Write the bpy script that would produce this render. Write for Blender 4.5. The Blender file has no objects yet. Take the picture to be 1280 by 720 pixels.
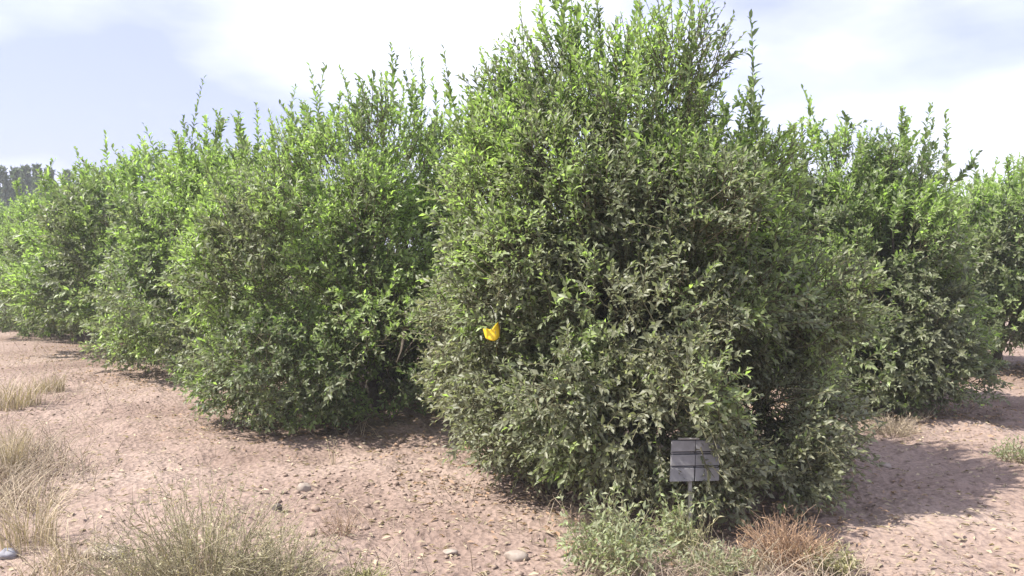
import bpy, math, random
import numpy as np
from mathutils import Vector, Matrix

scene = bpy.context.scene
COL = scene.collection
R = math.radians

# ------------------------------------------------------------------ camera, light, exposure
CAM_H, FPX, HOR = 1.65, 1108.0, 325.0
HAZE = 0.0015
cam_data = bpy.data.cameras.new("camera")
cam_data.sensor_width = 36.0
cam_data.lens = 36.0 * FPX / 1280.0
cam_data.clip_end = 3000.0
cam = bpy.data.objects.new("camera", cam_data)
COL.objects.link(cam)
cam.location = (0, 0, CAM_H)
cam.rotation_euler = (R(90) - math.atan((360 - HOR) / FPX), 0, 0)
scene.camera = cam

SUN_EL = R(53)
SUN_DIR = Vector((1.0, 0.24, 0)).normalized()          # where shadows fall on the ground
sun_data = bpy.data.lights.new("sun", 'SUN')
sun_data.energy = 5.0
sun_data.angle = R(0.6)
sun_data.color = (1.0, 0.96, 0.89)
sun = bpy.data.objects.new("sun", sun_data)
COL.objects.link(sun)
ldir = Vector((SUN_DIR.x * math.cos(SUN_EL), SUN_DIR.y * math.cos(SUN_EL), -math.sin(SUN_EL)))
sun.rotation_euler = ldir.to_track_quat('-Z', 'Y').to_euler()
sun.location = (-20, 5, 25)

world = bpy.data.worlds.new("World")
scene.world = world
world.use_nodes = True
wt = world.node_tree
wt.nodes.clear()


def N(nt, typ, **kw):
    n = nt.nodes.new(typ)
    for k, v in kw.items():
        setattr(n, k, v)
    return n


def ramp(nt, stops):
    n = nt.nodes.new('ShaderNodeValToRGB')
    cr = n.color_ramp
    while len(cr.elements) < len(stops):
        cr.elements.new(0.5)
    for e, (p, c) in zip(cr.elements, stops):
        e.position = p
        e.color = (c, c, c, 1) if not isinstance(c, (tuple, list)) else (*c[:3], 1)
    return n


out = N(wt, 'ShaderNodeOutputWorld')
bg = N(wt, 'ShaderNodeBackground')
bg.inputs['Strength'].default_value = 0.14
sky = N(wt, 'ShaderNodeTexSky', sky_type='NISHITA')
sky.sun_disc = False
sky.sun_elevation = SUN_EL
sky.sun_rotation = math.atan2(-SUN_DIR.x, -SUN_DIR.y)
sky.air_density = 1.0
sky.dust_density = 2.5
tc = N(wt, 'ShaderNodeTexCoord')
mp = N(wt, 'ShaderNodeMapping')
mp.inputs['Location'].default_value = (-3.04, 5.096, -0.66)
mp.inputs['Scale'].default_value = (1.0, 1.0, 2.6)
n1 = N(wt, 'ShaderNodeTexNoise')
n1.inputs['Scale'].default_value = 1.7
n1.inputs['Detail'].default_value = 5.0
n1.inputs['Roughness'].default_value = 0.42
cov = ramp(wt, [(0.38, 0.0), (0.74, 1.0)])
n2 = N(wt, 'ShaderNodeTexNoise')
n2.inputs['Scale'].default_value = 3.0
n2.inputs['Detail'].default_value = 6.0
ccol = ramp(wt, [(0.3, (0.80, 0.84, 1.0)), (0.62, (1.0, 1.0, 1.0))])
haz = N(wt, 'ShaderNodeMixRGB')                      # thin high veil between the clouds
haz.inputs['Fac'].default_value = 0.72
haz.inputs['Color2'].default_value = (2.35, 2.4, 4.25, 1)
cm = N(wt, 'ShaderNodeMixRGB', blend_type='MULTIPLY')
cm.inputs['Fac'].default_value = 1.0
cm.inputs['Color2'].default_value = (6.4, 6.4, 6.6, 1)
mix = N(wt, 'ShaderNodeMixRGB')
L = wt.links.new
L(tc.outputs['Generated'], mp.inputs['Vector'])
L(mp.outputs['Vector'], n1.inputs['Vector'])
L(mp.outputs['Vector'], n2.inputs['Vector'])
n3 = N(wt, 'ShaderNodeTexNoise')                     # smaller broken cloud on the large masses
n3.inputs['Scale'].default_value = 6.5
n3.inputs['Detail'].default_value = 6.0
n3.inputs['Roughness'].default_value = 0.55
ma = N(wt, 'ShaderNodeMath', operation='MULTIPLY_ADD')
ma.inputs[1].default_value = 0.26
sb = N(wt, 'ShaderNodeMath', operation='SUBTRACT')
sb.inputs[1].default_value = 0.11
L(mp.outputs['Vector'], n3.inputs['Vector'])
L(n3.outputs['Fac'], ma.inputs[0])
L(n1.outputs['Fac'], ma.inputs[2])
L(ma.outputs[0], sb.inputs[0])
L(sb.outputs[0], cov.inputs['Fac'])
L(n2.outputs['Fac'], ccol.inputs['Fac'])
L(ccol.outputs['Color'], cm.inputs['Color1'])
L(sky.outputs['Color'], haz.inputs['Color1'])
L(haz.outputs['Color'], mix.inputs['Color1'])
L(cm.outputs['Color'], mix.inputs['Color2'])
L(cov.outputs['Color'], mix.inputs['Fac'])
L(mix.outputs['Color'], bg.inputs['Color'])
L(bg.outputs['Background'], out.inputs['Surface'])

scene.view_settings.view_transform = 'Standard'
scene.view_settings.look = 'None'
scene.view_settings.gamma = 1.0
scene.view_settings.exposure = 1.03
try:
    scene.cycles.max_bounces = 8
    scene.cycles.diffuse_bounces = 4
    scene.cycles.transmission_bounces = 4
    scene.cycles.glossy_bounces = 2
    scene.cycles.use_denoising = True
except Exception:
    pass


def at(px, py, Y):
    """the world point seen at a photo pixel, at depth Y"""
    return np.array([(px - 640.0) / FPX * Y, Y, CAM_H - (py - HOR) / FPX * Y])


def ground_at(px, py):
    Y = CAM_H * FPX / (py - HOR)
    return (px - 640.0) / FPX * Y, Y


# ------------------------------------------------------------------ noise in numpy
def _hash(ix, iy, iz, seed):
    h = (ix.astype(np.int64) * 374761393 + iy.astype(np.int64) * 668265263 + iz.astype(np.int64) * 2147483647 + seed * 974634777)
    h = (h ^ (h >> 13)) * 1274126177
    h = h ^ (h >> 16)
    return (h & 0xFFFF) / 65535.0


def vnoise(p, seed=0):
    p = np.asarray(p, float)
    i = np.floor(p).astype(np.int64)
    f = p - i
    f = f * f * (3 - 2 * f)
    r = 0
    for dx in (0, 1):
        for dy in (0, 1):
            for dz in (0, 1):
                w = (f[:, 0] if dx else 1 - f[:, 0]) * (f[:, 1] if dy else 1 - f[:, 1]) * (f[:, 2] if dz else 1 - f[:, 2])
                r = r + w * _hash(i[:, 0] + dx, i[:, 1] + dy, i[:, 2] + dz, seed)
    return r


def fbm(p, seed=0, octv=3):
    a, s, t = 0.5, 0.0, 0.0
    p = np.asarray(p, float)
    for k in range(octv):
        s = s + a * vnoise(p * (2.03 ** k), seed + k * 17)
        t += a
        a *= 0.5
    return s / t


def norm(v):
    return v / np.maximum(np.linalg.norm(v, axis=-1, keepdims=True), 1e-9)


# ------------------------------------------------------------------ materials
def new_mat(name):
    m = bpy.data.materials.new(name)
    m.use_nodes = True
    nt = m.node_tree
    nt.nodes.clear()
    o = N(nt, 'ShaderNodeOutputMaterial')
    return m, nt, o


def leaf_material(name, old, dusty, young, trans=0.28, rough=0.5, back=(0.19, 0.20, 0.115)):
    """attribute 'leafcol': R = age (1 young), G = tone, B = dust"""
    m, nt, o = new_mat(name)
    ln = nt.links.new
    at_ = N(nt, 'ShaderNodeAttribute', attribute_name='leafcol')
    sep = N(nt, 'ShaderNodeSeparateColor')
    ln(at_.outputs['Color'], sep.inputs['Color'])
    m1 = N(nt, 'ShaderNodeMixRGB')
    m1.inputs['Color1'].default_value = (*old, 1)
    m1.inputs['Color2'].default_value = (*young, 1)
    ln(sep.outputs['Red'], m1.inputs['Fac'])
    m2 = N(nt, 'ShaderNodeMixRGB')
    m2.inputs['Color2'].default_value = (*dusty, 1)
    ln(m1.outputs['Color'], m2.inputs['Color1'])
    ln(sep.outputs['Blue'], m2.inputs['Fac'])
    # tone of the single leaf
    mr = N(nt, 'ShaderNodeMapRange')
    mr.inputs['To Min'].default_value = 0.50
    mr.inputs['To Max'].default_value = 1.62
    ln(sep.outputs['Green'], mr.inputs['Value'])
    m3 = N(nt, 'ShaderNodeMixRGB', blend_type='MULTIPLY')
    m3.inputs['Fac'].default_value = 1.0
    ln(m2.outputs['Color'], m3.inputs['Color1'])
    ln(mr.outputs['Result'], m3.inputs['Color2'])
    geo = N(nt, 'ShaderNodeNewGeometry')
    m4 = N(nt, 'ShaderNodeMixRGB')
    m4.inputs['Color2'].default_value = (*back, 1)
    fm = N(nt, 'ShaderNodeMath', operation='MULTIPLY')
    fm.inputs[1].default_value = 0.55
    ln(geo.outputs['Backfacing'], fm.inputs[0])
    ln(fm.outputs[0], m4.inputs['Fac'])
    ln(m3.outputs['Color'], m4.inputs['Color1'])
    pb = N(nt, 'ShaderNodeBsdfPrincipled')
    pb.inputs['Roughness'].default_value = rough
    pb.inputs['Specular IOR Level'].default_value = 0.45
    ln(m4.outputs['Color'], pb.inputs['Base Color'])
    tr = N(nt, 'ShaderNodeBsdfTranslucent')
    tm = N(nt, 'ShaderNodeMixRGB', blend_type='MULTIPLY')
    tm.inputs['Fac'].default_value = 1.0
    tm.inputs['Color2'].default_value = (1.55, 1.75, 0.9, 1)
    ln(m3.outputs['Color'], tm.inputs['Color1'])
    ln(tm.outputs['Color'], tr.inputs['Color'])
    ms = N(nt, 'ShaderNodeMixShader')
    ms.inputs['Fac'].default_value = trans
    ln(pb.outputs[0], ms.inputs[1])
    ln(tr.outputs[0], ms.inputs[2])
    ln(ms.outputs[0], o.inputs['Surface'])
    return m


def rough_material(name, c1, c2, scale=20.0, rough=0.85, bump=0.3, c3=None, dist=0.01):
    m, nt, o = new_mat(name)
    ln = nt.links.new
    t = N(nt, 'ShaderNodeTexCoord')
    nz = N(nt, 'ShaderNodeTexNoise')
    nz.inputs['Scale'].default_value = scale
    nz.inputs['Detail'].default_value = 8.0
    nz.inputs['Roughness'].default_value = 0.65
    ln(t.outputs['Object'], nz.inputs['Vector'])
    stops = [(0.32, c1), (0.68, c2)] if c3 is None else [(0.28, c1), (0.5, c2), (0.72, c3)]
    cr = ramp(nt, stops)
    ln(nz.outputs['Fac'], cr.inputs['Fac'])
    pb = N(nt, 'ShaderNodeBsdfPrincipled')
    pb.inputs['Roughness'].default_value = rough
    pb.inputs['Specular IOR Level'].default_value = 0.25
    ln(cr.outputs['Color'], pb.inputs['Base Color'])
    if bump:
        b = N(nt, 'ShaderNodeBump')
        b.inputs['Strength'].default_value = bump
        b.inputs['Distance'].default_value = dist
        ln(nz.outputs['Fac'], b.inputs['Height'])
        ln(b.outputs['Normal'], pb.inputs['Normal'])
    ln(pb.outputs[0], o.inputs['Surface'])
    return m


M_LEAF = leaf_material('citrus_leaf', (0.082, 0.124, 0.056), (0.240, 0.236, 0.176), (0.315, 0.435, 0.130), trans=0.38, rough=0.46)
M_FAR = leaf_material('far_leaf', (0.060, 0.098, 0.055), (0.105, 0.125, 0.10), (0.10, 0.145, 0.075), trans=0.25, rough=0.7)
M_WEED = leaf_material('weed_leaf', (0.16, 0.20, 0.085), (0.30, 0.29, 0.20), (0.27, 0.33, 0.15), trans=0.25, rough=0.65, back=(0.2, 0.22, 0.13))
M_DRY = leaf_material('dry_stem', (0.29, 0.225, 0.16), (0.34, 0.275, 0.215), (0.41, 0.345, 0.235), trans=0.15, rough=0.8, back=(0.34, 0.28, 0.18))
M_PALE = leaf_material('pale_stem', (0.25, 0.23, 0.13), (0.33, 0.285, 0.20), (0.35, 0.33, 0.17), trans=0.2, rough=0.8, back=(0.3, 0.28, 0.18))
M_RUST = leaf_material('rust_stem', (0.32, 0.19, 0.115), (0.35, 0.255, 0.185), (0.39, 0.255, 0.15), trans=0.15, rough=0.8, back=(0.34, 0.22, 0.14))
M_BARK = rough_material('bark', (0.055, 0.042, 0.032), (0.15, 0.125, 0.10), 30, 0.9, 0.6)
M_TWIG = rough_material('twig_bark', (0.08, 0.075, 0.04), (0.17, 0.155, 0.09), 12, 0.8, 0.0)
M_STONE = rough_material('stone', (0.23, 0.185, 0.15), (0.35, 0.30, 0.255), 14, 0.9, 0.5)
M_DARKSTONE = rough_material('dark_stone', (0.04, 0.035, 0.032), (0.12, 0.10, 0.085), 20, 0.9, 0.5)
M_GREYSTONE = rough_material('grey_stone', (0.15, 0.15, 0.17), (0.3, 0.3, 0.33), 14, 0.85, 0.5)
M_CLOD = rough_material('clod_soil', (0.215, 0.155, 0.122), (0.305, 0.232, 0.185), 9, 0.95, 0.4)


def ground_material():
    m, nt, o = new_mat('dry_earth')
    ln = nt.links.new
    t = N(nt, 'ShaderNodeTexCoord')
    big = N(nt, 'ShaderNodeTexNoise')
    big.inputs['Scale'].default_value = 0.55
    big.inputs['Detail'].default_value = 5
    fine = N(nt, 'ShaderNodeTexNoise')
    fine.inputs['Scale'].default_value = 16
    fine.inputs['Detail'].default_value = 9
    fine.inputs['Roughness'].default_value = 0.7
    vor = N(nt, 'ShaderNodeTexVoronoi')
    vor.inputs['Scale'].default_value = 26
    vor.inputs['Randomness'].default_value = 1.0
    for n in (big, fine, vor):
        ln(t.outputs['Object'], n.inputs['Vector'])
    c1 = ramp(nt, [(0.3, (0.172, 0.120, 0.096)), (0.5, (0.252, 0.186, 0.154)), (0.7, (0.312, 0.240, 0.200))])
    ln(big.outputs['Fac'], c1.inputs['Fac'])
    c2 = ramp(nt, [(0.30, (0.52, 0.48, 0.46)), (0.5, (1.0, 1.0, 1.0)), (0.72, (1.28, 1.25, 1.2))])
    ln(fine.outputs['Fac'], c2.inputs['Fac'])
    mu = N(nt, 'ShaderNodeMixRGB', blend_type='MULTIPLY')
    mu.inputs['Fac'].default_value = 0.9
    ln(c1.outputs['Color'], mu.inputs['Color1'])
    ln(c2.outputs['Color'], mu.inputs['Color2'])
    pb = N(nt, 'ShaderNodeBsdfPrincipled')
    pb.inputs['Roughness'].default_value = 0.95
    pb.inputs['Specular IOR Level'].default_value = 0.15
    ln(mu.outputs['Color'], pb.inputs['Base Color'])
    ad = N(nt, 'ShaderNodeMath', operation='ADD')
    ln(fine.outputs['Fac'], ad.inputs[0])
    ln(vor.outputs['Distance'], ad.inputs[1])
    b = N(nt, 'ShaderNodeBump')
    b.inputs['Strength'].default_value = 0.6
    b.inputs['Distance'].default_value = 0.03
    ln(ad.outputs[0], b.inputs['Height'])
    ln(b.outputs['Normal'], pb.inputs['Normal'])
    ln(pb.outputs[0], o.inputs['Surface'])
    return m


M_GROUND = ground_material()


# ------------------------------------------------------------------ mesh helpers
def mesh_from(name, V, F, cols=None, mat=None, smooth=False):
    """V (n,3); F list of int arrays (m,k); cols (n,3) -> 'leafcol'"""
    me = bpy.data.meshes.new(name)
    V = np.asarray(V, np.float32)
    me.vertices.add(len(V))
    me.vertices.foreach_set('co', V.ravel())
    loops, starts, pos = [], [], 0
    for f in F:
        f = np.asarray(f, np.int32)
        if len(f) == 0:
            continue
        k = f.shape[1]
        loops.append(f.ravel())
        starts.append(pos + np.arange(len(f), dtype=np.int32) * k)
        pos += f.size
    loops = np.concatenate(loops)
    starts = np.concatenate(starts)
    me.loops.add(len(loops))
    me.loops.foreach_set('vertex_index', loops)
    me.polygons.add(len(starts))
    me.polygons.foreach_set('loop_start', starts)
    me.update(calc_edges=True)
    me.validate()
    if cols is not None:
        a = me.attributes.new('leafcol', 'FLOAT_COLOR', 'POINT')
        c = np.ones((len(V), 4), np.float32)
        c[:, :3] = cols
        a.data.foreach_set('color', c.ravel())
    if mat:
        me.materials.append(mat)
    if smooth:
        me.polygons.foreach_set('use_smooth', np.ones(len(starts), bool))
    return me


def link(name, me, parent=None, loc=None, kind=None, label=None):
    o = bpy.data.objects.new(name, me)
    COL.objects.link(o)
    if parent is not None:
        o.parent = parent
    if loc is not None:
        o.location = loc
    if kind:
        o['kind'] = kind
    if label:
        o['label'] = label
    return o


def thing(name, label, cat, loc, rotz=0.0, group=None):
    o = bpy.data.objects.new(name, None)
    COL.objects.link(o)
    o.location = loc
    o.rotation_euler = (0, 0, rotz)
    o.empty_display_size = 0.2
    o['label'] = label
    o['category'] = cat
    if group:
        o['group'] = group
    return o


def tag(o, label, cat, group=None):
    o['label'] = label
    o['category'] = cat
    if group:
        o['group'] = group
    return o


class Geo:
    """collects vertices, faces and leaf colours"""

    def __init__(self):
        self.V, self.F, self.C, self.n = [], {}, [], 0

    def add(self, V, F, C=None):
        V = np.asarray(V, float)
        for f in F:
            f = np.asarray(f, int)
            self.F.setdefault(f.shape[1], []).append(f + self.n)
        self.V.append(V)
        if C is None:
            C = np.full((len(V), 3), 0.5)
        self.C.append(np.broadcast_to(C, (len(V), 3)))
        self.n += len(V)

    def mesh(self, name, mat, cols=True, smooth=False):
        return mesh_from(name, np.concatenate(self.V), [np.concatenate(v) for v in self.F.values()],
                         np.concatenate(self.C) if cols else None, mat, smooth)


def tube(g, pts, rad, sides=6, C=None, cap=True):
    pts = np.asarray(pts, float)
    n = len(pts)
    rad = np.broadcast_to(rad, (n,)).astype(float)
    T = norm(np.gradient(pts, axis=0))
    ref = np.array([0.31, 0.87, 0.21]) if abs(T[0][2]) > 0.7 else np.array([0, 0, 1.0])
    A = norm(np.cross(T, ref))
    B = np.cross(T, A)
    a = np.arange(sides) / sides * 2 * np.pi
    V = pts[:, None, :] + rad[:, None, None] * (np.cos(a)[None, :, None] * A[:, None, :] + np.sin(a)[None, :, None] * B[:, None, :])
    i = np.arange(n - 1)[:, None] * sides
    j = np.arange(sides)[None, :]
    k = (j + 1) % sides
    F = np.stack([i + j, i + k, i + sides + k, i + sides + j], -1).reshape(-1, 4)
    Fs = [F]
    V = V.reshape(-1, 3)
    if cap:
        V = np.vstack([V, pts[-1]])
        base = (n - 1) * sides
        jj = np.arange(sides)
        Fs.append(np.stack([base + jj, base + (jj + 1) % sides, np.full(sides, n * sides)], -1))
    g.add(V, Fs, C)


def many_stems(g, P0, P1, P2, r0, r1, C):
    """three-sided two-segment stems, vectorised; P (n,3)"""
    n = len(P0)
    if n == 0:
        return
    T = norm(P2 - P0)
    ref = np.where(np.abs(T[:, 2:3]) > 0.8, np.array([[1.0, 0.2, 0]]), np.array([[0, 0, 1.0]]))
    A = norm(np.cross(T, ref))
    B = np.cross(T, A)
    V = np.zeros((n, 9, 3))
    for s, (P, r) in enumerate(((P0, r0), (P1, (np.asarray(r0) + r1) / 2), (P2, r1))):
        r = np.broadcast_to(r, (n,))[:, None]
        for k in range(3):
            a = k * 2 * np.pi / 3
            V[:, s * 3 + k] = P + r * (math.cos(a) * A + math.sin(a) * B)
    t = []
    for s in range(2):
        for k in range(3):
            k2 = (k + 1) % 3
            t.append([s * 3 + k, s * 3 + k2, s * 3 + 3 + k2, s * 3 + 3 + k])
    F = (np.arange(n)[:, None, None] * 9 + np.array(t)[None]).reshape(-1, 4)
    g.add(V.reshape(-1, 3), [F], np.repeat(np.broadcast_to(C, (n, 3)), 9, axis=0))


# leaf templates: (along, across, height)
LEAF_FINE = (np.array([[0, 0, 0], [.28, -.40, .10], [.66, -.42, .07], [1, 0, -.16], [.66, .42, .07], [.28, .40, .10], [.33, 0, -.01], [.68, 0, -.04]]),
             np.array([[0, 6, 1], [0, 5, 6], [7, 3, 2], [7, 4, 3]]), np.array([[1, 6, 7, 2], [6, 5, 4, 7]]))
LEAF_MID = (np.array([[0, 0, 0], [.46, -.46, .10], [1, 0, -.14], [.46, .46, .10], [.5, 0, -.02]]),
            np.array([[0, 4, 1], [0, 3, 4], [1, 4, 2], [4, 3, 2]]), None)


def leaves(g, P, A, Nn, Ln, Wd, C, tpl=LEAF_MID):
    n = len(P)
    if n == 0:
        return
    A = norm(A)
    Nn = norm(Nn - A * np.sum(A * Nn, -1, keepdims=True))
    S = np.cross(Nn, A)
    T, F3, F4 = tpl
    m = len(T)
    Ln = np.broadcast_to(Ln, (n,))
    Wd = np.broadcast_to(Wd, (n,))
    V = (P[:, None, :] + T[None, :, 0, None] * (A * Ln[:, None])[:, None, :]
         + T[None, :, 1, None] * (S * Wd[:, None])[:, None, :]
         + T[None, :, 2, None] * (Nn * Ln[:, None])[:, None, :])
    Fs = [(np.arange(n)[:, None, None] * m + F3[None]).reshape(-1, 3)]
    if F4 is not None:
        Fs.append((np.arange(n)[:, None, None] * m + F4[None]).reshape(-1, 4))
    g.add(V.reshape(-1, 3), Fs, np.repeat(np.broadcast_to(C, (n, 3)), m, axis=0))


# ------------------------------------------------------------------ citrus trees
def spray_leaves(rng, base, dirs, length, nleaf, age, dust, size, spread=0.9, wratio=0.48):
    """leaves set alternately along bent twigs; returns leaf arrays and twig stem arrays"""
    n = len(base)
    side = norm(rng.normal(size=(n, 3)))
    mid = base + dirs * (length * 0.5)[:, None] + side * (length * 0.07)[:, None]
    end = base + dirs * length[:, None] + side * (length * 0.10)[:, None] + np.array([0, 0, 1]) * (length * rng.uniform(-.22, .08, n))[:, None]
    mx = int(nleaf.max())
    idx = np.arange(mx)[None, :].repeat(n, 0)
    ok = idx < nleaf[:, None]
    t = (idx + rng.uniform(0.1, 0.9, (n, mx))) / nleaf[:, None]
    t = np.clip(0.08 + t * 0.95, 0, 1)
    P = ((1 - t) ** 2)[..., None] * base[:, None] + (2 * t * (1 - t))[..., None] * (2 * mid - 0.5 * base - 0.5 * end)[:, None] + (t ** 2)[..., None] * end[:, None]
    Tn = norm(end - base)
    ref = np.where(np.abs(Tn[:, 2:3]) > 0.9, np.array([[1.0, 0.1, 0]]), np.array([[0, 0, 1.0]]))
    A = norm(np.cross(Tn, ref))
    B = np.cross(Tn, A)
    az = idx * 2.4 + rng.uniform(0, 6.28, (n, 1)) + rng.normal(0, .4, (n, mx))
    rad = np.cos(az)[..., None] * A[:, None] + np.sin(az)[..., None] * B[:, None]
    sp = spread * rng.uniform(0.7, 1.25, (n, mx)) * (1.1 - 0.55 * t)
    ax = norm(Tn[:, None] * np.cos(sp)[..., None] + rad * np.sin(sp)[..., None] + rng.normal(0, .16, (n, mx, 3)))
    nm = norm(Tn[:, None] * 0.75 - rad * 0.25 + np.array([-.12, -.12, 0.75]) + rng.normal(0, .42, (n, mx, 3)))
    Ls = size * rng.uniform(0.7, 1.3, (n, 1)) * rng.uniform(0.7, 1.25, (n, mx)) * (1.0 - 0.35 * np.clip(t - 0.75, 0, 1) * 4 * 0.6)
    Ws = Ls * wratio * rng.uniform(0.85, 1.15, (n, mx))
    C = np.zeros((n, mx, 3))
    C[..., 0] = np.clip(age[:, None] + rng.normal(0, .10, (n, mx)) + 0.18 * (t - 0.5) * (age[:, None] > .25), 0, 1)
    C[..., 1] = np.clip(rng.normal(0.43, 0.28, (n, mx)), 0, 1)
    C[..., 2] = np.clip(dust[:, None] + rng.normal(0, .16, (n, mx)), 0, 1)
    odd = rng.uniform(size=(n, mx)) < .012             # the odd yellowed leaf
    C[odd] = (1.0, 1.0, 0.1)
    m = ok.ravel()
    f = lambda a, k=3: a.reshape(-1, k)[m] if k > 1 else a.reshape(-1)[m]
    return dict(P=f(P), A=f(ax), N=f(nm), L=f(Ls, 1), W=f(Ws, 1), C=f(C)), (base, mid, end)


def crown_lobes(rng, Rr, h, zlow, lean=(0, 0), lumps=22):
    lob = []
    zs = [(zlow + 0.50, Rr * .66, Rr * .46, .52, 9), (zlow + 0.30 * h + .25, Rr * .56, Rr * .52, .62, 7),
          (zlow + 0.56 * h + .1, Rr * .46, Rr * .46, .58, 6), (h - 0.48, Rr * .28, Rr * .40, .48, 4)]
    for (z, rr, rad, rz, k) in zs:
        a0 = rng.uniform(0, 6.28)
        f = (z / h) ** 2
        for i in range(k):
            a = a0 + i * 6.283 / k + rng.normal(0, .15)
            q = rr * rng.uniform(.82, 1.12)
            s = rng.uniform(.85, 1.15)
            lob.append([math.cos(a) * q + lean[0] * f, math.sin(a) * q + lean[1] * f, z + rng.normal(0, .1), rad * s, rad * s, rz * rng.uniform(.85, 1.15)])
    base = np.array(lob)
    for i in range(lumps):                       # smaller boughs that stand out of the crown
        b = base[rng.integers(len(base))]
        d = norm(rng.normal(size=3) + np.array([b[0], b[1], 0.3]) * 0.9)
        c = b[:3] + d * b[3:] * 0.86
        s = rng.uniform(.2, .34) * Rr / 1.5
        lob.append([*c, s, s, s * 1.15])
    return np.array(lob)


def citrus_crown(seed, lobes, n_spray, size, h, zlow, young=0.3, dustlev=0.45, holes=(), guard=None, gap=0.42, clear=None, airy=.45, spots=()):
    rng = np.random.default_rng(seed)
    lo = np.asarray(lobes)
    w = (lo[:, 3] * lo[:, 5]) ** 1.0
    pts, nrm = [], []
    got = 0
    while got < n_spray:
        m = n_spray * 2
        k = rng.choice(len(lo), m, p=w / w.sum())
        d = norm(rng.normal(size=(m, 3)))
        r = 1.0 - np.abs(rng.normal(0, 0.20, m))
        r = np.clip(r, 0.35, 1.0) + rng.normal(0, .03, m)
        p = lo[k, :3] + d * lo[k, 3:] * r[:, None]
        q = (p[:, None, :] - lo[None, :, :3]) / lo[None, :, 3:]
        qq = np.sqrt((q ** 2).sum(-1))
        deep = (qq < 0.52).any(1)
        many = (qq < 0.8).sum(1) > 2
        ok = ~deep & ~(many & (rng.uniform(size=m) < .75)) & (p[:, 2] > zlow) & (p[:, 2] < h + .3)
        nz = fbm(p * np.array([2.3, 2.3, 2.0]) + seed * 7.3, seed, 2)
        ok &= nz > gap - 0.10 + rng.uniform(-.05, .05, m)
        ok &= fbm(p * 1.15 + seed * 2.7, seed + 3, 2) > .335 - .4 * np.clip(p[:, 2] / h - .6, 0, 1) + rng.uniform(-.03, .03, m)
        ok &= rng.uniform(size=m) > airy * np.clip((p[:, 2] / h - .74) * 5, 0, 1)
        for (c, rr) in holes:
            ok &= np.linalg.norm(p - np.asarray(c), axis=1) > rr * rng.uniform(.75, 1.1, m)
        if clear is not None:
            ok &= clear(p)
        p, kk = p[ok], k[ok]
        pts.append(p)
        nrm.append(norm(d[ok] / lo[kk, 3:]))
        got += len(p)
    p = np.concatenate(pts)[:n_spray]
    nn = np.concatenate(nrm)[:n_spray]
    n = len(p)
    hz = np.clip(p[:, 2] / h, 0, 1)
    up = np.array([0, 0, 1.0])
    out = norm(p * np.array([1, 1, 0]) + 1e-6)
    dirs = norm(nn * 0.55 + out * 0.35 + up * (0.15 + 1.25 * np.clip(hz - .35, 0, 1) * 1.5)[:, None] + rng.normal(0, .38, (n, 3)))
    length = rng.uniform(.14, .30, n) + 0.20 * np.clip(hz - .55, 0, 1) * rng.uniform(0, 1.6, n)
    patch = fbm(p * 1.9 + seed * 3.1, seed + 5, 2)
    age = np.clip((patch - (0.60 - young * 0.30 - 0.34 * (hz - .5))) * 5.0, 0, 1) * rng.uniform(.6, 1.0, n)
    for (c, rr) in spots:                           # boughs in new leaf
        age = np.maximum(age, np.clip(1.9 - np.linalg.norm((p - np.asarray(c)) * np.array([1, .6, 1]), axis=1) / rr * 1.5, 0, 1) * rng.uniform(.6, 1.0, n))
    age = np.where(rng.uniform(size=n) < .05, rng.uniform(.5, 1, n), age)
    dust = np.clip(dustlev * (1.25 - 0.85 * hz) + (fbm(p * 1.1 + 9.1, seed + 11, 2) - .5) * 1.1, 0, 1) * (1 - age * .8)
    nleaf = np.clip((length / 0.021 * rng.uniform(.75, 1.25, n)).astype(int), 6, 26)
    lv, st = spray_leaves(rng, p - dirs * (length * .45)[:, None], dirs, length, nleaf, age, dust, size)
    keep = lv['P'][:, 2] > 0.06
    if guard is not None:
        keep &= guard(lv['P'] + lv['A'] * lv['L'][:, None] * .5)
    for k_ in lv:
        lv[k_] = lv[k_][keep]
    return lv, st, age


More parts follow.
